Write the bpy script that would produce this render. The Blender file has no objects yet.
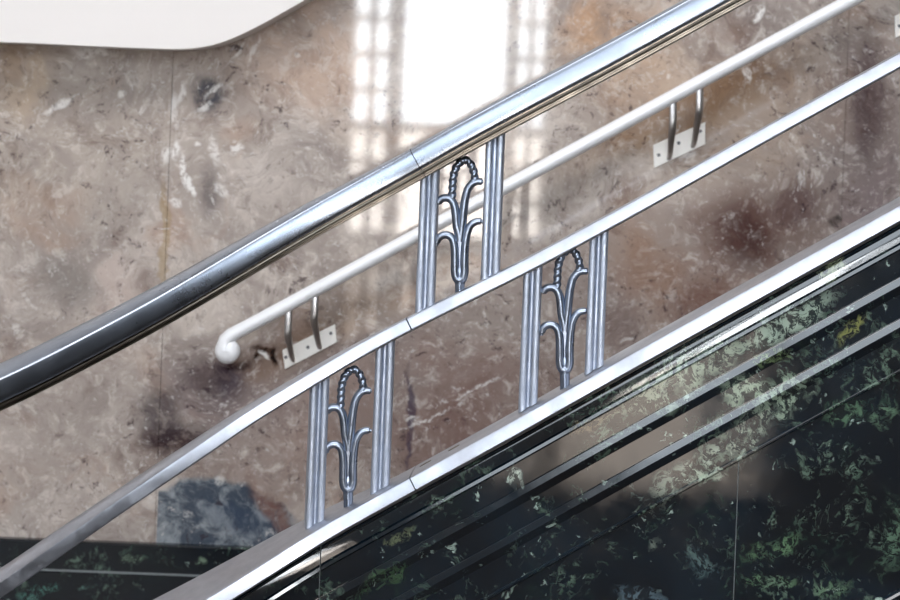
import bpy, math, random
from mathutils import Vector, Matrix
random.seed(7)
S = bpy.context.scene
COL = S.collection
PI = math.pi

# ------------------------------------------------------------------ camera
CAM = Vector((0.0, -3.2, 2.6)); F = 2000.0; ROLL = math.radians(2.2); SH = 0.091
RIGHT = Vector((math.cos(ROLL), 0, math.sin(ROLL))); UP = Vector((-math.sin(ROLL), 0, math.cos(ROLL)))
FWD = Vector((0, 1, 0))
cd = bpy.data.cameras.new('camera'); co = bpy.data.objects.new('camera', cd); COL.objects.link(co)
co.location = CAM
co.matrix_world = Matrix.Translation(CAM) @ Matrix((RIGHT, UP, -FWD)).transposed().to_4x4()
cd.sensor_width = 36; cd.lens = F * 36 / 900; cd.shift_y = -SH * F / 900
cd.dof.use_dof = True; cd.dof.focus_distance = 3.2; cd.dof.aperture_fstop = 8
cd.clip_end = 60
S.camera = co

def at(px, py, Y):
    """point seen at (px,py) on the vertical plane y = Y"""
    d = FWD + RIGHT * ((px - 450) / F) + UP * ((300 - py) / F - SH)
    return CAM + d * (Y - CAM.y)

# plan line of the balustrade: very slightly skewed, sweeping towards the viewer at its foot
X0 = -0.067
def plan(X): return -0.077 * X - 0.88 * max(0.0, X0 - X) ** 2
def onrail(px, py, off):
    Y = off
    for _ in range(14):
        p = at(px, py, Y); Y = plan(p.x) + off
    return at(px, py, Y)

# ------------------------------------------------------------------ mesh helpers
class MB:
    def __init__(s): s.v = []; s.f = []; s.sm = []
    def add(s, vs, fs, smooth=False):
        b = len(s.v); s.v += [Vector(v) for v in vs]
        for f in fs: s.f.append([b + i for i in f]); s.sm.append(smooth)
    def box(s, a, b):
        x0, y0, z0 = a; x1, y1, z1 = b
        s.add([(x0,y0,z0),(x1,y0,z0),(x1,y1,z0),(x0,y1,z0),(x0,y0,z1),(x1,y0,z1),(x1,y1,z1),(x0,y1,z1)],
              [(0,3,2,1),(4,5,6,7),(0,1,5,4),(1,2,6,5),(2,3,7,6),(3,0,4,7)])
    def prism(s, pts, y0, y1, smooth=False):
        """outline in x,z extruded from y0 to y1"""
        n = len(pts)
        vs = [(x, y0, z) for x, z in pts] + [(x, y1, z) for x, z in pts]
        fs = [(i, (i+1) % n, n + (i+1) % n, n + i) for i in range(n)]
        s.add(vs, fs, smooth); b = len(s.v) - 2*n
        s.f.append([b + i for i in range(n)][::-1]); s.sm.append(False)
        s.f.append([b + n + i for i in range(n)]); s.sm.append(False)
    def loft(s, rings, smooth=True, cap=True):
        n = len(rings[0]); vs = [v for r in rings for v in r]; fs = []
        for i in range(len(rings) - 1):
            for j in range(n):
                k = (j+1) % n
                fs.append((i*n+j, i*n+k, (i+1)*n+k, (i+1)*n+j))
        s.add(vs, fs, smooth); b = len(s.v) - len(vs)
        if cap:
            s.f.append([b + j for j in range(n)][::-1]); s.sm.append(False)
            e = b + (len(rings)-1)*n
            s.f.append([e + j for j in range(n)]); s.sm.append(False)
    def tube(s, pts, rad, n=12, flat=1.0, yaxis=None):
        """round bar along pts; rad one value or a list; flat scales the y half-axis"""
        pts = [Vector(p) for p in pts]
        if not isinstance(rad, (list, tuple)): rad = [rad] * len(pts)
        rings = []
        for i, p in enumerate(pts):
            t = (pts[min(i+1, len(pts)-1)] - pts[max(i-1, 0)]).normalized()
            ref = Vector(yaxis or (0, 1, 0))
            a = (ref - t * ref.dot(t)).normalized(); b = t.cross(a)
            rings.append([p + a * (math.cos(2*PI*j/n) * rad[i] * flat) + b * (math.sin(2*PI*j/n) * rad[i]) for j in range(n)])
        s.loft(rings)
    def build(s, name, mat, parent=None, origin=None, bevel=0, fixn=True, sharp=35):
        o0 = Vector(origin) if origin is not None else (parent_world(parent) if parent else Vector((0,0,0)))
        m = bpy.data.meshes.new(name); m.from_pydata([v - o0 for v in s.v], [], s.f)
        m.polygons.foreach_set('use_smooth', s.sm)
        m.materials.append(mat)
        if fixn:
            import bmesh
            bm = bmesh.new(); bm.from_mesh(m); bmesh.ops.recalc_face_normals(bm, faces=bm.faces); bm.to_mesh(m); bm.free()
        m.set_sharp_from_angle(angle=math.radians(sharp)); m.update()
        o = bpy.data.objects.new(name, m); COL.objects.link(o)
        if parent: o.parent = parent; o.location = o0 - parent_world(parent)
        else: o.location = o0
        if bevel:
            bv = o.modifiers.new('bevel', 'BEVEL'); bv.width = bevel; bv.segments = 2; bv.limit_method = 'ANGLE'; bv.angle_limit = math.radians(40)
        return o

def parent_world(o):
    l = Vector((0,0,0))
    while o: l = l + o.location; o = o.parent
    return l
def empty(name, loc, label, cat, group=None):
    o = bpy.data.objects.new(name, None); COL.objects.link(o); o.location = loc
    o.empty_display_size = .05
    o['label'] = label; o['category'] = cat
    if group: o['group'] = group
    return o
def struct(o, label=None, cat=None):
    o['kind'] = 'structure'
    if label: o['label'] = label
    if cat: o['category'] = cat
    return o

def spline(pts, step=10.0):
    """natural cubic through (px,py) points, sampled every step px, ascending px"""
    xs = [p[0] for p in pts]; ys = [p[1] for p in pts]; n = len(xs)
    h = [xs[i+1]-xs[i] for i in range(n-1)]
    a = [0]*n; b = [1]*n; c = [0]*n; d = [0]*n
    for i in range(1, n-1):
        a[i] = h[i-1]; b[i] = 2*(h[i-1]+h[i]); c[i] = h[i]
        d[i] = 6*((ys[i+1]-ys[i])/h[i] - (ys[i]-ys[i-1])/h[i-1])
    for i in range(1, n):
        w = a[i]/b[i-1]; b[i] -= w*c[i-1]; d[i] -= w*d[i-1]
    M = [0]*n; M[-1] = d[-1]/b[-1]
    for i in range(n-2, -1, -1): M[i] = (d[i]-c[i]*M[i+1])/b[i]
    def ev(x):
        i = 0
        while i < n-2 and x > xs[i+1]: i += 1
        t0 = xs[i+1]-x; t1 = x-xs[i]
        return (M[i]*t0**3+M[i+1]*t1**3)/(6*h[i]) + (ys[i]/h[i]-M[i]*h[i]/6)*t0 + (ys[i+1]/h[i]-M[i+1]*h[i]/6)*t1
    return ev

def path3(pts, off, x0, x1, step=9.0):
    """smooth 3-D run of a rail edge between two image columns"""
    ev = spline(pts)
    n = max(2, int((x1-x0)/step)); return [onrail(x0+(x1-x0)*i/n, ev(x0+(x1-x0)*i/n), off) for i in range(n+1)]

def sweep(mb, path, prof, shear=False, floor=None, smooth=True, ext=None):
    rings = []
    for i, p in enumerate(path):
        t = (path[min(i+1, len(path)-1)] - path[max(i-1, 0)]).normalized()
        side = Vector((t.y, -t.x, 0)).normalized()
        up = Vector((0,0,1)) if shear else side.cross(t)
        r = []
        for u, v in prof:
            q = p + side * u + up * v
            if floor is not None and q.z < floor: q.z = floor
            r.append(q)
        rings.append(r)
    mb.loft(rings, smooth)

# ------------------------------------------------------------------ materials
def newmat(name):
    m = bpy.data.materials.new(name); m.use_nodes = True
    nt = m.node_tree; nt.nodes.clear()
    out = nt.nodes.new('ShaderNodeOutputMaterial'); bs = nt.nodes.new('ShaderNodeBsdfPrincipled')
    nt.links.new(bs.outputs[0], out.inputs[0]); return m, nt, bs
def srgb(r, g, b):
    f = lambda c: (c/255/12.92) if c/255 <= .04045 else ((c/255+.055)/1.055)**2.4
    return (f(r), f(g), f(b), 1)
class G:
    """small node-graph helper"""
    def __init__(s, nt): s.nt = nt; s.co = nt.nodes.new('ShaderNodeTexCoord').outputs['Object']
    def n(s, t, **k):
        x = s.nt.nodes.new(t)
        for a, b in k.items(): setattr(x, a, b)
        return x
    def l(s, a, b): s.nt.links.new(a, b)
    def noise(s, scale, detail=4, rough=.55, dist=0, vec=None, off=None, color=False):
        x = s.n('ShaderNodeTexNoise'); x.inputs['Scale'].default_value = scale; x.inputs['Detail'].default_value = detail
        x.inputs['Roughness'].default_value = rough; x.inputs['Distortion'].default_value = dist
        v = vec or s.co
        if off:
            a = s.n('ShaderNodeVectorMath', operation='ADD'); s.l(v, a.inputs[0]); a.inputs[1].default_value = off; v = a.outputs[0]
        s.l(v, x.inputs['Vector']); return x.outputs['Color' if color else 'Fac']
    def ramp(s, fac, a, b, lo=0, hi=1, clamp=True):
        x = s.n('ShaderNodeMapRange', interpolation_type='SMOOTHSTEP'); s.l(fac, x.inputs['Value'])
        for i, v in enumerate((a, b, lo, hi)): x.inputs[i+1].default_value = v
        return x.outputs[0]
    def math(s, op, a, b=None):
        x = s.n('ShaderNodeMath', operation=op)
        for i, v in enumerate((a, b)):
            if v is None: continue
            if isinstance(v, (int, float)): x.inputs[i].default_value = v
            else: s.l(v, x.inputs[i])
        return x.outputs[0]
    def mix(s, fac, a, b):
        x = s.n('ShaderNodeMix', data_type='RGBA')
        if isinstance(fac, (int, float)): x.inputs[0].default_value = fac
        else: s.l(fac, x.inputs[0])
        for i, v in ((6, a), (7, b)):
            if isinstance(v, tuple): x.inputs[i].default_value = v
            else: s.l(v, x.inputs[i])
        return x.outputs[2]
    def warp(s, amt, scale, vec=None):
        c = s.noise(scale, 4, .6, color=True, vec=vec)
        a = s.n('ShaderNodeVectorMath', operation='SUBTRACT'); s.l(c, a.inputs[0]); a.inputs[1].default_value = (.5,.5,.5)
        m = s.n('ShaderNodeVectorMath', operation='SCALE'); s.l(a.outputs[0], m.inputs[0]); m.inputs['Scale'].default_value = amt
        b = s.n('ShaderNodeVectorMath', operation='ADD'); s.l(vec or s.co, b.inputs[0]); s.l(m.outputs[0], b.inputs[1])
        return b.outputs[0]
    def blob(s, vec, c, rx, rz, deg=0, soft=.4, prev=None):
        if prev is not None:      # keeps the graph evaluated in sequence, one mark after another
            ch = s.n('ShaderNodeVectorMath', operation='MULTIPLY_ADD'); s.l(prev, ch.inputs[0]); ch.inputs[1].default_value = (1e-7,)*3; s.l(vec, ch.inputs[2]); vec = ch.outputs[0]
        m = s.n('ShaderNodeMapping', vector_type='TEXTURE'); s.l(vec, m.inputs[0])
        m.inputs['Location'].default_value = c; m.inputs['Rotation'].default_value = (0, -math.radians(deg), 0)
        m.inputs['Scale'].default_value = (rx, 60, rz)
        l = s.n('ShaderNodeVectorMath', operation='LENGTH'); s.l(m.outputs[0], l.inputs[0])
        return s.ramp(l.outputs['Value'], 1-soft, 1+soft, 1, 0)

WY = 1.6
PXW = (WY - CAM.y) / F     # metres per pixel on the far wall
def wall_marble():
    m, nt, bs = newmat('rose_grey_marble'); g = G(nt)
    w = g.warp(.22, 2.6); w2 = g.warp(.03, 10, w); w3 = g.warp(.035, 22, g.warp(.05, 8))
    big = g.noise(2.1, 5, .6, .4, w); med = g.noise(7, 8, .66, .6, w2); fine = g.noise(30, 8, .72, .3, w2)
    c = g.mix(g.ramp(big, .34, .66), srgb(154,143,138), srgb(176,164,156))
    c = g.mix(g.ramp(med, .38, .68, 0, .85), c, srgb(206,194,184))
    c = g.mix(g.ramp(g.noise(5, 7, .65, .8, w2, (7,3,1)), .5, .72, 0, .8), c, srgb(122,104,98))
    c = g.mix(g.ramp(g.noise(3.4, 6, .6, .8, w2, (1,9,4)), .52, .72, 0, .45), c, srgb(184,148,124))
    # broad tonal regions of the slabs: (px, py, rx, ry, deg, colour, strength, soft)
    R = [
     (60,130,140,90,20,(168,154,142),.45,.6),(230,70,70,55,30,(176,160,150),.5,.6),(300,50,60,50,-30,(204,170,146),.55,.7),
     (340,75,40,70,10,(198,174,156),.45,.7),(612,30,50,22,20,(200,150,104),.6,.8),(640,75,60,60,40,(196,158,122),.5,.8),
     (585,8,30,14,30,(206,156,110),.6,.8),(20,70,30,45,0,(186,160,132),.6,.6),
     (60,400,90,90,30,(164,152,146),.5,.6),(110,300,28,38,10,(198,178,168),.6,.3),(125,295,60,40,60,(186,172,164),.35,.6),
     (700,260,110,60,30,(138,112,102),.65,.7),(645,265,26,60,10,(164,130,108),.5,.7),(790,215,50,50,40,(118,98,92),.65,.6),
     (740,230,40,34,20,(112,88,84),.7,.6),(870,130,40,110,0,(124,110,108),.7,.5),(885,190,30,40,0,(140,124,130),.5,.6),
     (760,120,90,40,28,(162,140,122),.6,.7),(560,300,80,60,0,(140,124,120),.5,.7),(430,400,90,70,30,(140,118,112),.75,.6),
     (300,440,90,60,30,(150,126,118),.6,.6),(250,400,60,40,20,(134,122,122),.6,.7),(210,370,38,34,0,(122,110,112),.7,.6),
     (500,430,90,60,30,(136,112,106),.7,.6),(265,345,50,22,20,(140,120,112),.7,.5),(330,330,80,22,28,(140,112,90),.55,.6),
     (700,110,120,22,30,(158,122,88),.55,.7),
    ]
    for i, (px, py, rx, ry, dg, col, st, so) in enumerate(R):
        p = at(px, py, WY)
        k = g.blob(w2, tuple(p), rx*PXW, ry*PXW, dg, so, prev=c)
        k = g.math('MULTIPLY', k, g.ramp(med, .3, .62, st*.25, min(1, st*1.1)))
        c = g.mix(k, c, srgb(*col))
    c = g.mix(g.ramp(fine, .50, .66, 0, .55), c, srgb(214,204,196))
    vf = g.noise(75, 6, .75, .2, w2); c = g.mix(g.ramp(vf, .60, .68, 0, .55), c, srgb(222,214,208)); c = g.mix(g.ramp(vf, .42, .32, 0, .4), c, srgb(112,98,94))
    c = g.mix(g.ramp(g.noise(24, 8, .7, .5, w2, (3,3,3)), .58, .72, 0, .55), c, srgb(104,92,92))
    # cleft veins
    vn = g.noise(3.2, 6, .62, .9, w2, (4,8,2)); vv = g.math('ABSOLUTE', g.math('SUBTRACT', vn, .5))
    c = g.mix(g.math('MULTIPLY', g.ramp(vv, 0, .012, 1, 0), g.ramp(med, .4, .6, 0, .22)), c, srgb(112,96,92))
    # dark blue inclusion at the foot of the wall, its edge sharp
    p = at(215, 545, WY); k = g.blob(w3, tuple(p), 88*PXW, 66*PXW, -8, .05, prev=c)
    slab = g.n('ShaderNodeSeparateXYZ'); g.l(g.co, slab.inputs[0])
    k = g.math('MULTIPLY', k, g.ramp(slab.outputs[0], at(158,500,WY).x-.002, at(158,500,WY).x+.002))
    blue = g.mix(g.ramp(g.noise(20, 8, .7, .4, w2), .4, .66), srgb(88,98,110), srgb(156,164,170))
    c = g.mix(g.math('MULTIPLY', k, .92), c, blue)
    # darker slate clouds, rust streak
    D = [(160,415,22,28,20,(84,80,86),.7),(208,96,16,16,0,(84,90,100),.85),(210,190,9,22,0,(104,100,104),.6),(182,440,34,16,10,(70,64,70),.75),
         (275,515,36,9,-52,(140,106,94),.75),(409,420,3,52,0,(84,80,98),.7),(225,380,14,16,20,(86,84,100),.6),(70,285,20,34,60,(140,134,130),.6),
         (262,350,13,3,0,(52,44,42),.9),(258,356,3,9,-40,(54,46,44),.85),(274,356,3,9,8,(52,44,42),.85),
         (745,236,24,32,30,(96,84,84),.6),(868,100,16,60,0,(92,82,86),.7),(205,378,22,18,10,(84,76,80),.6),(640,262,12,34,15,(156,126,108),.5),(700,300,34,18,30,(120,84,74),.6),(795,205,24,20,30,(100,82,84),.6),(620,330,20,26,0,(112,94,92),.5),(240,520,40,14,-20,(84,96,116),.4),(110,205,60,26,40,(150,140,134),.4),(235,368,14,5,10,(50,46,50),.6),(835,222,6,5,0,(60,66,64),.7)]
    for px, py, rx, ry, dg, col, st in D:
        k = g.blob(w3, tuple(at(px, py, WY)), rx*PXW, ry*PXW, dg, .55, prev=c)
        c = g.mix(g.math('MULTIPLY', k, g.ramp(fine, .35, .55, st*.5, st)), c, srgb(*col))
    # pale calcite marks
    Wt = [(175,150,3,10,0,.9),(186,172,3.4,16,18,1),(192,186,3,7,22,1),(166,154,5,8,0,.8),(60,105,16,3,35,.8),(92,51,22,6,0,.9),
          (215,150,4,14,10,.7),(235,148,7,4,60,.8),(222,190,5,8,20,.6),(205,108,8,3,30,.8),(238,55,2,14,-30,.8),(252,52,2,14,-12,.7),
          (197,143,3,3,0,.8),(122,95,4,4,0,.7),(14,395,7,9,10,.6),(16,330,5,5,0,.5),(265,355,6,2.6,-35,1),(425,420,26,1.6,22,.8),
          (478,388,24,1.6,28,.75),(760,12,4,12,-12,1),(745,75,3,8,30,.8),(668,80,3,3,0,.6),(410,418,5,2,10,.8),(475,300,10,2,60,.5),
          (176,202,5,5,0,.7),(180,95,3,12,-20,.7),(300,55,3,3,0,.5),(215,92,12,2.4,35,.8),(173,112,3,18,8,.7),(800,180,3,8,20,.4),
          (690,158,8,4,30,.6),(150,500,4,4,0,.3),(220,480,5,4,0,.5),(190,512,6,4,0,.5),(140,300,20,1.5,40,.4),(30,300,14,2,-40,.4)]
    for px, py, rx, ry, dg, st in Wt:
        k = g.blob(w3, tuple(at(px, py, WY)), rx*PXW, ry*PXW, dg, .45, prev=c)
        c = g.mix(g.math('MULTIPLY', k, g.ramp(vf, .40, .52, st*.15, st)), c, srgb(230,226,222))
    p = at(163, 300, WY)
    k = g.blob(w3, tuple(at(164, 235, WY)), 4.5*PXW, 52*PXW, 2, .4, prev=c); c = g.mix(g.math('MULTIPLY', k, .5), c, srgb(168,142,98))
    sp_ = g.math('MULTIPLY', g.ramp(g.noise(38, 8, .75, .1, w2, (9,2,6)), .55, .63), g.ramp(g.noise(4.5, 5, .6, .3, w2, (2,6,6)), .46, .58))
    c = g.mix(g.math('MULTIPLY', sp_, .75), c, srgb(92,84,88))
    sp_ = g.math('MULTIPLY', g.ramp(g.noise(50, 8, .75, .1, w2, (5,2,1)), .57, .64), g.ramp(g.noise(5, 5, .6, .3, w2, (8,1,6)), .44, .58))
    c = g.mix(g.math('MULTIPLY', sp_, .7), c, srgb(214,208,204))
    bc = g.n('ShaderNodeBrightContrast'); g.l(c, bc.inputs[0]); bc.inputs['Contrast'].default_value = .18; c = bc.outputs[0]
    hs = g.n('ShaderNodeHueSaturation'); hs.inputs['Saturation'].default_value = .8; g.l(c, hs.inputs['Color']); c = hs.outputs[0]
    g.l(c, bs.inputs['Base Color'])
    bs.inputs['Roughness'].default_value = .045; bs.inputs['IOR'].default_value = 1.55
    return m

def green_marble(name, blobs, tint=0):
    m, nt, bs = newmat(name); g = G(nt)
    w = g.warp(.10, 7); w2 = g.warp(.03, 26, w)
    a = g.noise(10, 9, .72, .2, w2); b = g.noise(70, 8, .75, .1, w2); d = g.noise(4, 5, .6, .6, w, (5,1,2))
    c = g.mix(g.ramp(d, .35, .7), srgb(6,13,20), srgb(15,28,38))
    grn = g.mix(g.ramp(g.noise(11, 5, .6, 0, w), .4, .62), srgb(26,46,40), srgb(98,118,104))
    k = g.math('MULTIPLY', g.ramp(a, .50, .60), g.ramp(b, .50, .58)); c = g.mix(g.math('MULTIPLY', k, .85), c, grn)
    k = g.math('MULTIPLY', g.ramp(g.noise(40, 4, .6, 0, w2, (2,2,2)), .64, .70), g.ramp(d, .42, .56)); c = g.mix(k, c, srgb(150,168,158))
    for px, py, rx, ry, dg, col, st, Y in blobs:
        s_ = (Y - CAM.y) / F; p = onrail(px, py, 0) if Y == 0 else at(px, py, Y)
        k = g.blob(w2, tuple(p), rx*s_, ry*s_, dg, .45, prev=c)
        c = g.mix(g.math('MULTIPLY', g.math('MULTIPLY', k, g.ramp(b, .48, .53, .06*st, st)), g.ramp(g.noise(19, 6, .7, .2, w2, (1,4,2)), .42, .50, .25, 1)), c, srgb(*col))
    g.l(c, bs.inputs['Base Color'])
    bs.inputs['IOR'].default_value = 1.62
    g.l(g.ramp(g.noise(14, 6, .7), .3, .8, .04, .14), bs.inputs['Roughness'])
    return m

def metal(name, col, rough, scale=60, bump=.15):
    m, nt, bs = newmat(name); g = G(nt)
    bs.inputs['Metallic'].default_value = 1
    n = g.noise(scale, 6, .7)
    r, gg, b, _ = col
    g.l(g.mix(g.ramp(n, .35, .75), (r*.86, gg*.86, b*.87, 1), col), bs.inputs['Base Color'])
    g.l(g.ramp(g.noise(scale*.4, 6, .7, off=(3,1,2)), .3, .75, rough*.75, rough*1.35), bs.inputs['Roughness'])
    bp = g.n('ShaderNodeBump'); bp.inputs['Strength'].default_value = bump; bp.inputs['Distance'].default_value = .0006
    g.l(g.noise(scale*4, 4, .7), bp.inputs['Height']); g.l(bp.outputs[0], bs.inputs['Normal'])
    return m
def plain(name, col, rough=.6, var=.06, scale=8, spec=.5):
    m, nt, bs = newmat(name); g = G(nt)
    r, gg, b, _ = col
    g.l(g.mix(g.noise(scale, 5, .6), (r*(1-var), gg*(1-var), b*(1-var), 1), (min(1,r*(1+var)), min(1,gg*(1+var)), min(1,b*(1+var)), 1)), bs.inputs['Base Color'])
    bs.inputs['Roughness'].default_value = rough; bs.inputs['Specular IOR Level'].default_value = spec; return m
def glow(name, col, e):
    m, nt, bs = newmat(name)
    bs.inputs['Base Color'].default_value = (.02,.02,.02,1); bs.inputs['Emission Color'].default_value = (*col, 1)
    bs.inputs['Emission Strength'].default_value = e; bs.inputs['Roughness'].default_value = .1; return m

M_wall = wall_marble()
near_blobs = [(690,372,64,20,31,(150,168,150),1,0),(640,395,40,12,30,(140,150,132),.8,0),(790,325,50,12,32,(146,164,150),1,0),
  (745,395,22,12,0,(150,168,150),1,0),(720,455,66,16,38,(146,160,146),1,0),(785,398,30,14,38,(140,158,140),.9,0),
  (830,272,12,10,20,(150,160,130),1,0),(513,475,7,8,0,(170,186,176),1,0),(855,332,14,6,40,(130,134,80),.8,0),(590,420,26,8,30,(120,104,80),.6,0),
  (775,360,18,8,30,(120,140,100),.8,0),(775,545,30,10,20,(84,112,84),.9,0),(850,410,22,12,10,(84,112,90),.9,0),(868,500,6,18,10,(94,122,104),.9,0),
  (895,540,10,40,0,(86,112,94),.7,0),(770,585,26,8,0,(86,114,86),.9,0),(700,565,14,8,0,(80,100,100),.7,0),(640,600,22,8,0,(90,110,120),.7,0),
  (890,420,14,14,0,(94,120,98),.8,0),(440,505,10,7,20,(110,130,116),.8,0),(400,540,20,6,30,(110,118,90),.6,0),(650,545,10,6,30,(110,120,110),.7,0),
  (385,585,30,10,30,(60,84,58),.7,0),(840,590,20,8,0,(92,118,94),.8,0),(705,478,8,6,0,(150,168,150),.8,0)]
M_green = green_marble('dark_green_marble', near_blobs)
M_base = green_marble('black_green_marble', [(135,556,10,5,0,(110,130,110),1,WY),(205,555,7,5,0,(110,130,110),1,WY),(50,585,14,5,0,(70,110,100),.9,WY),(30,590,10,5,0,(70,110,100),.9,WY),(88,585,6,4,0,(80,110,100),.9,WY)])
M_rail = metal('worn_nickel', srgb(144,151,162), .30, 14, .03)
M_white = metal('brushed_aluminium', srgb(180,183,191), .38, 40, .06)
M_cast = metal('cast_nickel', srgb(192,200,214), .54, 40, .03)
M_orn = metal('cast_nickel_darkened', srgb(150,160,176), .34, 50, .05)
M_dark = metal('tarnished_nickel', srgb(118,110,100), .36, 40, .04)
M_wrail = plain('pale_satin_enamel', srgb(247,248,251), .35, .03, 20)
M_wrail.node_tree.nodes['Principled BSDF'].inputs['Metallic'].default_value = .08
M_strap = metal('bracket_metal', srgb(196,192,190), .38, 60, .05)
M_plate = plain('painted_plate', srgb(244,241,236), .35, .05, 30)
M_cream = plain('cream_plaster', srgb(234,229,226), .85, .015, 4, .2)
M_plaster = plain('warm_plaster', srgb(184,178,172), .8, .05, 3, .2)
M_shade = plain('dark_reflection_wall', srgb(44,40,38), .6, .15, 3, .3)
M_floor = plain('stone_floor', srgb(96,86,78), .4, .1, 5)
M_grout = plain('pale_grout', srgb(122,128,130), .7)
M_frame = plain('bronze_frame', srgb(120,118,118), .4)
M_screw = metal('screw_steel', srgb(120,120,122), .4)

# ------------------------------------------------------------------ room shell
XL, XR, YF, ZC = -4.2, 3.6, -5.0, 5.2
# far marble wall in upright slabs with hairline joints
b = MB(); b.box((XL, WY+.02, 0), (XR, WY+.12, ZC))
xs = [XL, at(160,400,WY).x - 1.62, at(160,400,WY).x, at(846,100,WY).x, at(846,100,WY).x + 1.6, XR]
for x0, x1 in zip(xs[:-1], xs[1:]): b.box((x0+.0004, WY, 0), (x1-.0004, WY+.03, ZC))
struct(b.build('wall_back', M_wall, bevel=.0006))
b = MB(); b.box((XL-.1, YF, 0), (XL, WY+.12, ZC)); struct(b.build('wall_left', M_plaster))
b = MB(); b.box((XR, YF, 0), (XR+.1, WY+.12, ZC)); struct(b.build('wall_right', M_shade))  # unseen side wall, made dark so the curved end of the rail reflects dark
b = MB(); b.box((XL-.1, YF-.1, -.1), (XR+.1, WY+.12, 0)); struct(b.build('floor', M_floor))
b = MB(); b.box((XL-.1, YF-.1, ZC), (XR+.1, WY+.12, ZC+.1)); struct(b.build('ceiling', M_cream))

# wall behind the viewer with the tall entrance window and an added glowing band high above it
MY = 2*WY - YF     # mirror plane of the window as seen in the polished wall
X = lambda px, py=60: at(px, py, MY).x
Z = lambda py, px=450: at(px, py, MY).z
wx0, wx1 = X(350), X(549); wz0, wz1 = 1.08, 3.4
cx0, cx1, cz0, cz1 = -3.9, 2.2, 3.55, 5.1
b = MB()
b.box((XL, YF-.1, 0), (wx0, YF, 3.47)); b.box((wx1, YF-.1, 0), (XR, YF, 3.47))
b.box((wx0, YF-.1, 0), (wx1, YF, wz0)); b.box((wx0, YF-.1, wz1), (wx1, YF, 3.47))
b.box((XL, YF-.1, 3.47), (cx0, YF, ZC)); b.box((cx1, YF-.1, 3.47), (XR, YF, ZC)); b.box((cx0, YF-.1, cz1), (cx1, YF, ZC))
struct(b.build('wall_rear', M_plaster))
def window_frame(name, x0, x1, z0, z1):
    f = MB(); return f
f = MB(); P = 5.7e-3
zs_tr = Z(129)
f.box((wx0, YF-.04, wz0), (wx0+.03, YF+.03, wz1)); f.box((wx1-.03, YF-.04, wz0), (wx1, YF+.03, wz1))
for a, c in ((388, 404), (505, 518)): f.box((X(a), YF-.04, wz0), (X(c), YF+.03, wz1))
f.box((wx0, YF-.04, zs_tr-.03), (wx1, YF+.03, zs_tr+.03)); f.box((wx0, YF-.04, wz0), (wx1, YF+.03, wz0+.05)); f.box((wx0, YF-.04, wz1-.05), (wx1, YF+.03, wz1))
zt2 = Z(246); f.box((wx0, YF-.04, zt2-.05), (wx1, YF+.03, zt2+.05))
win = struct(f.build('window_1', M_frame))
l = MB()
for a, c in ((357, 388), (518, 544)):
    xa, xc = X(a), X(c); mid = (xa+xc)/2
    l.box((mid-.021, YF-.03, wz0), (mid+.021, YF+.01, wz1))
    z = zs_tr
    while z < wz1: l.box((xa-.02, YF-.03, z-.016), (xc, YF+.01, z+.016)); z += .205
    z = zs_tr
    while z > wz0: l.box((xa-.02, YF-.03, z-.016), (xc, YF+.01, z+.016)); z -= .205
l.build('window_lattice', M_frame, win)
b = MB(); b.box((wx0, YF-.075, zs_tr), (wx1, YF-.06, wz1)); b.build('pane', glow('daylight_pane', (.90,.95,1.0), 24), win)
b = MB(); b.box((wx0, YF-.075, zt2), (wx1, YF-.06, zs_tr)); b.build('pane', glow('bright_street_pane', (1.0,.93,.86), 20), win)
b = MB(); b.box((wx0, YF-.075, wz0), (wx1, YF-.06, zt2)); b.build('pane', glow('street_pane', (1.0,.86,.74), 4.2), win)
f = MB(); n = 6
for i in range(n+1):
    x = cx0 + (cx1-cx0)*i/n; f.box((x-.02, YF-.04, cz0-.03), (x+.02, YF+.02, cz1))
f.box((cx0, YF-.04, cz0-.03), (cx1, YF+.02, cz0)); f.box((cx0, YF-.04, cz1-.03), (cx1, YF+.02, cz1))
light_band = struct(f.build('added_light_band', M_frame))
b = MB(); b.box((cx0, YF-.075, cz0), (cx1, YF-.06, cz1)); b.build('pane', glow('added_light_pane', (.82,.91,1.0), 6.3), light_band)  # unseen glowing band added to put wide highlights on mouldings and metal

# cream soffit of the flight above
sp = [(-120,40),(0,42),(50,44),(100,46.5),(150,48.5),(190,48.5),(208,46),(224,41.5),(240,35),(262,24),(303,1),(420,-64),(620,-178)]
ev = spline(sp); SY = 1.47
out = [at(x, ev(x), SY) for x in range(-120, 621, 8)]
b = MB(); b.prism([(p.x, p.z) for p in out] + [(out[-1].x, ZC), (XL, ZC), (XL, out[0].z)], SY, WY)
struct(b.build('ceiling_soffit', M_cream))

# landing, stair flight, dark skirting of the far wall
zb0 = at(120, 541, WY).z; LZ = zb0 - .27
xs0 = -.20
b = MB(); b.box((XL, plan(-.9)+.16, 0), (-.05, WY, LZ)); struct(b.build('floor_landing', M_floor))
b = MB(); run, rise = .30, .165
for i in range(5): b.box((xs0+.15+i*run, .12, LZ-.05 if i else 0), (xs0+.15+(i+1)*run+(.0 if i < 4 else .2), WY, LZ+rise*(i+1)))
struct(b.build('stair_flight', M_floor))
zl = at(130, 572, WY).z
def skirt(pr, name):
    b = MB()
    for (x0, z0), (x1, z1) in (((XL, 0), (xs0, 0)), ((xs0, 0), (1.2, 1.4*.55))):
        rings = [[(x, WY-d, z+h) for d, h in pr] for x, z in ((x0, z0), (x1, z1))]
        b.loft(rings, False)
    return struct(b.build(name, M_base))
skirt([(0,zb0),(.022,zb0),(.026,zb0-.004),(.026,zl+.006),(0,zl+.006)], 'baseboard_back')
skirt([(0,zl+.002),(.030,zl+.004),(.034,zl),(.034,LZ),(0,LZ)], 'trim_1')
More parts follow.
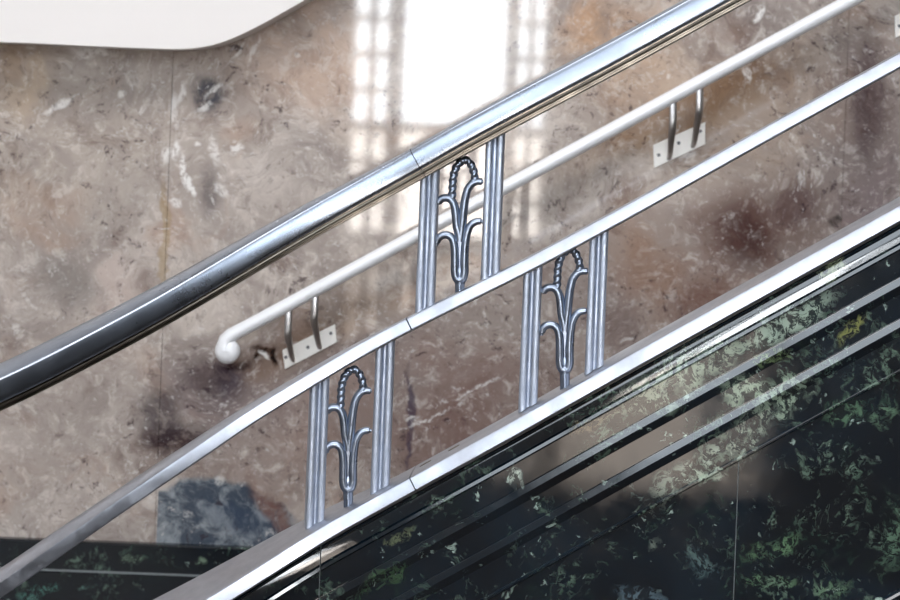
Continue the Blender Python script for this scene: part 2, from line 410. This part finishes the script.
b = MB(); b.box((XL, WY-.0345, zl+.0025), (xs0, WY-.001, zl+.0062)); struct(b.build('trim_2', M_grout))

# ------------------------------------------------------------------ marble parapet below the railing
cap_pts = [(-260,870),(-120,790),(0,722),(100,661),(205,600),(263,564),(321,527.5),(365,502.5),(410,477.5),(500,428),(600,371.5),(750,288),(900,205),(1200,37),(1500,-131)]
OFFC = -.010
K = .0016
def px_prof(items): return [(u*.001, -z*K) for u, z in items]
up_prof = px_prof([(6,17.2),(6,20),(11,20.6),(12,22),(11,23.4),(5,24.2),(5.5,25),(7,34),(7.6,38.5),(9,39.5),(11,40.2),(12,40.6),(13.4,44.2),(12,45.3),(7,46.5),
   (7,73),(12,73.2),(12.6,73.7),(15.0,80.2),(15.3,81.0),(13.2,84),(10,87.5),(7,91),
   (7,115),(12,115.2),(12.6,115.7),(15.0,122.2),(15.3,123.0),(13.2,126),(10,129.5),(7,133),
   (7,165),(9,165.3),(11.5,166.5),(11.5,168.5),(9,170),(4,170.6)])
up_prof = [(u-.010-.007+.001, v) for u, v in up_prof]
back = -.113
lowf = -.010-.004
Zc = lambda z: -z*K
def run(x0, x1, prof, mb, floor=0.0, gap=0):
    p = path3(cap_pts, 0.0, x0+gap, x1-gap); sweep(mb, p, prof, shear=True, floor=floor)
prU = up_prof + [(back, Zc(170.6)), (back, Zc(17.2))]
b = MB(); G1 = .5
for x0, x1 in ((-200, 322), (322, 1120)): run(x0, x1, prU, b, gap=G1)
wf = struct(b.build('wall_front', M_green, sharp=25))
b = MB(); prL = [(lowf, Zc(171)), (lowf, Zc(388)), (lowf+.002, Zc(388.5)), (lowf+.009, Zc(389.5)), (lowf+.012, Zc(392)), (lowf+.009, Zc(396)), (lowf, Zc(398)), (lowf, -2.9), (back, -2.9), (back, Zc(171))]
for x0, x1 in ((-200, 322), (322, 746), (746, 1120)): run(x0, x1, prL, b, gap=G1)
struct(b.build('wall_front_panel', M_green, sharp=25))
b = MB(); run(-190, 1110, [(lowf-.003, Zc(19)), (lowf-.003, -2.9), (back+.01, -2.9), (back+.01, Zc(19))], b)
struct(b.build('trim_3', M_grout))

# ------------------------------------------------------------------ stair railing
foot = onrail(450, 455, .04)
rail = empty('stair_railing', foot, 'curved metal stair railing with cast plant ornaments standing on the dark green marble parapet', 'stair railing')

# bottom rail: broad flat cap on the marble
cap = [(-.004,-.0003),(-.0012,-.0014),(0,-.004),(.0042,-.0205),(.0030,-.0228),(-.003,-.0238),(-.005,-.0262),(-.113,-.0262),(-.118,-.023),(-.118,-.003),(-.115,0),(-.06,.0006),(-.010,0)]
for x0, x1 in ((-210, 408.8), (409.8, 1125)):
    b = MB(); sweep(b, path3(cap_pts, OFFC, x0, x1), cap); b.build('bottom_rail', M_white, rail, sharp=30)
# small oval slots and screw heads in the bottom rail
ev_cap = spline(cap_pts)
def captop(px, back_):
    p = onrail(px, ev_cap(px), OFFC); q = onrail(px+4, ev_cap(px+4), OFFC)
    t = (q-p).normalized(); side = Vector((t.y, -t.x, 0)).normalized(); up = side.cross(t)
    return p - side*back_, t, side, up
for px in (422, 451):
    p, t, sd, up = captop(px, .066); b = MB(); n = 16
    rg = [[p + up*h + t*(math.cos(2*PI*j/n)*.011*s_) + sd*(math.sin(2*PI*j/n)*.0065*s_) for j in range(n)] for h, s_ in ((-.001,1),(.0012,1),(.0016,.8))]
    b.loft(rg); b.build('oval_plug', M_dark, rail)
for px in (279, 320):
    p, t, sd, up = captop(px, 0); p = p - up*.010; b = MB(); n = 12
    rg = [[p + sd*h + t*(math.cos(2*PI*j/n)*.0026*s_) + up*(math.sin(2*PI*j/n)*.0026*s_) for j in range(n)] for h, s_ in ((-.001,1),(.0006,1),(.001,.7))]
    b.loft(rg); b.build('screw', M_dark, rail)

# middle rail
mid_pts = [(-260,742),(-120,660),(0,584),(50,549.5),(100,514.5),(150,480),(200,446),(250,412),(300,381),(350,351),(408,319.5),(520,263.5),(740,143),(900,54.5),(1200,-112)]
OFFM = .020
mid_pts = [(x, y-1.8) for x, y in mid_pts]
W = .042
midp = [(-.004,.0),(-.0012,-.0012),(0,-.004),(.0032,-.0185),(.0022,-.0212),(-.004,-.0225),(-W+.004,-.0225),(-W+.001,-.0212),(-W,-.0185),(-W,-.005),(-W+.001,-.0015),(-W+.004,0),(-W/2,.0008)]
for x0, x1 in ((-200, 405.5), (406.7, 1100)):
    b = MB(); sweep(b, path3(mid_pts, OFFM, x0, x1), midp); b.build('middle_rail', M_white, rail, sharp=30)

# handrail: broad crowned body with a stepped moulding under it
hand_pts = [(-260,480),(-120,428),(0,380),(50,356),(100,330),(150,303),(200,274),(250,244),(300,214.5),(350,186),(400,158),(450,129.5),(600,49),(683,3.5),(900,-115),(1200,-280)]
OFFH = .006; HW = .068
fr = [(-.0040,.0022),(-.0012,.0010),(0,-.0010),(.0016,-.006),(.0030,-.013),(.0038,-.019),(.0041,-.0245),(.0034,-.0278),(.0010,-.0296)]
fr = [(u, v*1.09 if v < 0 else v) for u, v in fr]
body = fr + [(-HW-u, v) for u, v in reversed(fr)] + [(-HW+.012,.0048),(-HW/2,.0062),(-.012,.0048)]
fr_ = 1.09
mo = [(-.0042,-.0290),(-.0042,-.0318),(-.0015,-.0326),(-.0008,-.0345),(-.0015,-.0362),(-.0052,-.0370),(-.0052,-.0388),(-.0030,-.0396),(-.0030,-.0420),(-.0060,-.0430)]
mo = [(u, v*fr_) for u, v in mo]
mold = mo + [(-HW-u, v) for u, v in reversed(mo)]
for x0, x1 in ((-200, 410.6), (411.3, 1100)):
    b = MB(); sweep(b, path3(hand_pts, OFFH, x0, x1), body); h = b.build('handrail', M_rail, rail, sharp=40)
    b = MB(); sweep(b, path3(hand_pts, OFFH, x0, x1), mold, smooth=False); b.build('moulding', M_dark, h)

# fluted uprights
YB = .045
def mm(px): return px * .0016
ev_mid = spline(mid_pts); ev_hand = spline(hand_pts)
BW, BD = .0148, .032
def bar_prof(k=1.0):
    """plan section: two rounded ribs with a sunk flute between them; +v is towards the viewer"""
    pts = [(-BW, -BD/2), (-BW, BD/2-.006)]
    for a in range(0, 9): t = PI - PI*a/8; pts.append((-.0089+.0060*math.cos(t), BD/2-.005+.0038*math.sin(t)))
    pts += [(-.0026, BD/2-.0080), (-.0012, BD/2-.0092), (.0012, BD/2-.0092), (.0026, BD/2-.0080)]
    for a in range(0, 9): t = PI - PI*a/8; pts.append((.0089+.0060*math.cos(t), BD/2-.005+.0038*math.sin(t)))
    pts += [(BW, BD/2-.006), (BW, -BD/2)]
    return pts
def rail_slope(px, ev, off):
    a = onrail(px-5, ev(px-5), off); c = onrail(px+5, ev(px+5), off); return (c.z-a.z)/(c.x-a.x)
def upright(pt, pb, ev_t, off_t, dt, ev_b, off_b, db):
    """vertical member following the rails' rake at head and foot"""
    ct = onrail(pt, ev_t(pt), off_t); cb = onrail(pb, ev_b(pb), off_b)
    st = rail_slope(pt, ev_t, off_t); sb = rail_slope(pb, ev_b, off_b)
    xc = (ct.x + cb.x)/2; yc = plan(xc) + YB
    tx = Vector((1, (plan(xc+.01)-plan(xc-.01))/.02, 0)).normalized(); nv = Vector((tx.y, -tx.x, 0))
    b = MB(); r0 = []; r1 = []
    for u, v in bar_prof():
        q = Vector((xc, yc, 0)) + tx*u + nv*v
        r0.append(Vector((q.x, q.y, cb.z + sb*(q.x-cb.x) + db))); r1.append(Vector((q.x, q.y, ct.z + st*(q.x-ct.x) + dt)))
    n = 5; rings = [[a.lerp(c, i/n) for a, c in zip(r0, r1)] for i in range(n+1)]
    b.loft(rings); return b.build('baluster', M_cast, rail, sharp=30)
HB = -.048; MT = -.0005; MBm = -.0250; CT = .0002
for pt, pb in ((430, 426), (496.5, 491.5)): upright(pt, pb, ev_hand, OFFH, HB, ev_mid, OFFM, MT)
for pt, pb in ((318, 313), (385, 379.5), (535, 528.5), (602, 595.5)): upright(pt, pb, ev_mid, OFFM, MBm, ev_cap, OFFC, CT)

# cast plant ornament, drawn once in the plane of the railing and copied
def cat(pts, n=6):
    out = []
    P_ = [Vector(p) for p in pts]
    for i in range(len(P_)-1):
        p0 = P_[max(i-1,0)]; p1 = P_[i]; p2 = P_[i+1]; p3 = P_[min(i+2, len(P_)-1)]
        for k in range(n):
            t = k/n; out.append(.5*((2*p1)+(p2-p0)*t+(2*p0-5*p1+4*p2-p3)*t*t+(3*p1-p0-3*p2+p3)*t**3))
    out.append(P_[-1]); return out
# local frame: x right, z up (metres), origin at the foot of the stub, from the lower-left panel
def L(x, y):
    dx = (x-153)/4*.00163; dz = -(y-585)/4*.001665
    c, s_ = math.cos(ROLL), math.sin(ROLL)
    return (dx*c - dz*s_, 0, dx*s_ + dz*c)
def leaf(mb, pts, r0, r1, r2=None, y=0):
    c = cat([(p[0], p[1]) + () if False else (p[0], p[1], 0) for p in pts])
    n = len(c); rad = []
    for i in range(n):
        t = i/(n-1); r = r0 + (r1-r0)*min(1, t*1.6)
        if t < .04: r *= .55
        rad.append(r)
    mb.tube([Vector(L(q.x, q.y)) + Vector((0, y, 0)) for q in c], rad, 12, flat=1.25)
def ornament():
    b = MB()
    # lower pair run down either side and meet in a rounded foot
    leaf(b, [(60,378),(66,352),(84,338),(108,338),(126,356),(133,392),(134,440),(134,480),(140,504),(152,511)], .0058, .0071)
    leaf(b, [(246,284),(222,283),(200,294),(184,322),(176,362),(172,410),(171,450),(171,480),(165,504),(152,511)], .0055, .0071)
    # upper pair
    leaf(b, [(66,216),(74,200),(92,192),(114,196),(130,218),(137,256),(141,300),(150,335),(152,360)], .0058, .0071)
    leaf(b, [(246,130),(224,128),(202,136),(184,160),(174,198),(168,240),(163,290),(157,335),(154,360)], .0055, .0071)
    # recessed web behind the stems
    web = [(138,250),(168,250),(166,320),(172,370),(172,470),(168,508),(152,518),(137,508),(133,470),(134,380),(146,330)]
    b.prism([(L(x,y)[0], L(x,y)[2]) for x, y in web], -.0015, .010)
    # spoon-shaped foot and the stub that joins the rail
    b.tube([Vector(L(152.5,y)) + Vector((0,.003,0)) for y in (462,474,488,502,514,523,530,535)], [.0100,.0124,.0128,.0124,.0108,.0086,.006,.002], 18, flat=.62)
    b.tube([Vector(L(153,y)) + Vector((0,.003,0)) for y in (505,530,560,600)], [.0080,.0080,.0076,.0076], 8, flat=.8)
    b.tube([Vector(L(153,y)) + Vector((0,-.003,0)) for y in (528,545,594)], [.002,.0034,.0030], 8, flat=.8)
    return b
def hoop():
    b = MB()
    pts = cat([(122,192,0),(124,150,0),(128,105,0),(143,66,0),(168,46,0),(190,52,0),(205,80,0),(212,112,0),(204,132,0)], 14)
    n = len(pts); w = [Vector(L(p.x, p.y)) for p in pts]; rings = []; m = 14; acc = 0
    for i, p in enumerate(w):
        t = (w[min(i+1,n-1)] - w[max(i-1,0)]).normalized(); a = Vector((0,1,0)); bb = t.cross(a)
        if i: acc += (w[i]-w[i-1]).length
        ring = []
        for j in range(m):
            th = 2*PI*j/m; r = .0066*(1 + .13*math.cos(2*(th - acc*2*PI/.022)) - .05)
            ring.append(p + a*(math.cos(th)*r*1.1) + bb*(math.sin(th)*r))
        rings.append(ring)
    b.loft(rings); return b
def seg_bands():
    return None
src = None
orn_px = ((348.2, 508), (459.8, 299), (564.8, 389))
evs = ((ev_cap, OFFC), (ev_mid, OFFM), (ev_cap, OFFC))
ob = ornament(); hb = hoop()
om = hm = None
for i, ((px, py), (e, off)) in enumerate(zip(orn_px, evs)):
    p = onrail(px, py, YB-.006)
    if i == 0:
        o = ob.build('plant_ornament', M_orn, None, origin=(0,0,0), sharp=45); o.parent = rail
        h = hb.build('roped_hoop', M_orn, None, origin=(0,0,0), sharp=60); h.parent = o
        src = o; srch = h
    else:
        o = src.copy(); COL.objects.link(o); o.parent = rail
        h = srch.copy(); COL.objects.link(h); h.parent = o
    o.location = p - foot
    sl = (plan(p.x+.01)-plan(p.x-.01))/.02
    o.rotation_euler = (0, 0, math.atan(sl))

# ------------------------------------------------------------------ handrail on the far wall
RY = WY - .075
wr_o = at(450, 217, WY)
wr = empty('wall_handrail', wr_o, 'pale round handrail with a curled end, bracketed to the pink-grey marble wall', 'handrail')
line = lambda x: 136 - .541*(x-600)
s_ = (RY - CAM.y)/F
pts = [at(x, line(x), RY) for x in (1100, 900, 700, 500, 350, 290, 262, 248)]
pts = pts + [at(x, y, RY) for x, y in ((238,331.5),(231,335.5),(226.5,340),(224.8,345.5),(225.5,350))]
rr = [6.9*s_]*8 + [7.0*s_, 7.3*s_, 7.8*s_, 8.6*s_, 9.2*s_]
b = MB(); b.tube(pts, rr, 20); b.build('rail', M_wrail, wr, sharp=60)
b = MB(); c = at(227.5, 351.0, RY); rings = []
for i in range(13):
    a = -PI/2 + PI*i/12; rings.append([c + Vector((math.cos(2*PI*j/28)*12.8*s_*max(.02, math.cos(a)**.7 if abs(a)<PI/2-1e-3 else .02), math.sin(a)*.020, math.sin(2*PI*j/28)*12.8*s_*max(.02, math.cos(a)**.7 if abs(a)<PI/2-1e-3 else .02))) for j in range(28)])
b.loft(rings); b.build('curled_end', M_wrail, wr, sharp=60)

def bracket(ptsplate, arms, screws):
    c = Vector((0,0,0)); q = [at(x, y, WY) for x, y in ptsplate]
    b = MB(); b.prism([(p.x, p.z) for p in q], WY-.005, WY-.0002)
    pl = b.build('bracket_plate', M_plate, wr, bevel=.0008)
    for (x0, y0), (x1, y1) in arms:
        top = at(x0, y0-3, RY); top.y = RY
        bot = at(x1, y1, WY)
        x = top.x
        # strap drops from the rail, then sweeps back to the wall
        cl = [(top.x, RY, top.z), (top.x+.001, RY-.004, top.z-.035), (top.x+.001, RY-.002, top.z-.065), (top.x*.6+bot.x*.4, RY+.014, top.z*.25+bot.z*.75+.012), (top.x*.2+bot.x*.8, RY+.042, bot.z+.014), (bot.x, WY-.004, bot.z)]
        cc = cat(cl, 6); hw = 3.7*s_; th = .003; rings = []
        for i, p in enumerate(cc):
            t = (cc[min(i+1,len(cc)-1)]-cc[max(i-1,0)]).normalized(); sx = Vector((1,0,0)); nn = t.cross(sx).normalized()
            k = hw*(1 - .42*max(0, i/(len(cc)-1)-.45)/.55)
            rg = []
            for j in range(12):
                a = 2*PI*j/12; rg.append(p + sx*(k*math.copysign(abs(math.cos(a))**.5, math.cos(a))) + nn*(.0055*math.copysign(abs(math.sin(a))**.7, math.sin(a))))
            rings.append(rg)
        b = MB(); b.loft(rings); b.build('bracket_arm', M_strap, wr, sharp=60)
    for x, y in screws:
        p = at(x, y, WY); b = MB(); n = 12
        b.loft([[(p.x+math.cos(2*PI*j/n)*r, WY-d, p.z+math.sin(2*PI*j/n)*r) for j in range(n)] for d, r in ((.004,.0042),(.0062,.0042),(.0072,.0028))])
        b.build('screw', M_screw, pl)
bracket([(282.5,350),(335,324),(337,342),(285,369)], [((288.5,311),(293.5,360)),((315,297),(320,347))], [(286,357),(308,347),(331,333)])
bracket([(653,145),(705,122),(705,144),(654,168)], [((673,103),(668.5,158)),((699.5,88),(692.5,146))], [(658.5,155),(678.5,143),(700,131)])
bracket([(894.5,16),(946,-8),(947,13),(895,38)], [((914,-27),(909,28)),((940,-42),(934,15))], [(899,26),(920,14)])

# ------------------------------------------------------------------ added fill and world light
def area(name, loc, rot, sx, sy, power, col):
    l = bpy.data.lights.new(name, 'AREA'); l.shape = 'RECTANGLE'; l.size = sx; l.size_y = sy; l.energy = power; l.color = col
    o = bpy.data.objects.new(name, l); COL.objects.link(o); o.location = loc; o.rotation_euler = rot; return o
area('overhead_fill', (-.4, -.9, ZC-.03), (0,0,0), 3.2, 1.4, 105, (.98,.98,1))  # area fill added overhead for diffuse light, no real fitting

w = bpy.data.worlds.new('world'); S.world = w; w.use_nodes = True
w.node_tree.nodes['Background'].inputs[0].default_value = (.85,.92,1,1); w.node_tree.nodes['Background'].inputs[1].default_value = .3
S.view_settings.view_transform = 'Standard'; S.view_settings.look = 'None'; S.view_settings.exposure = 0; S.view_settings.gamma = 1
S.view_settings.use_curve_mapping = False
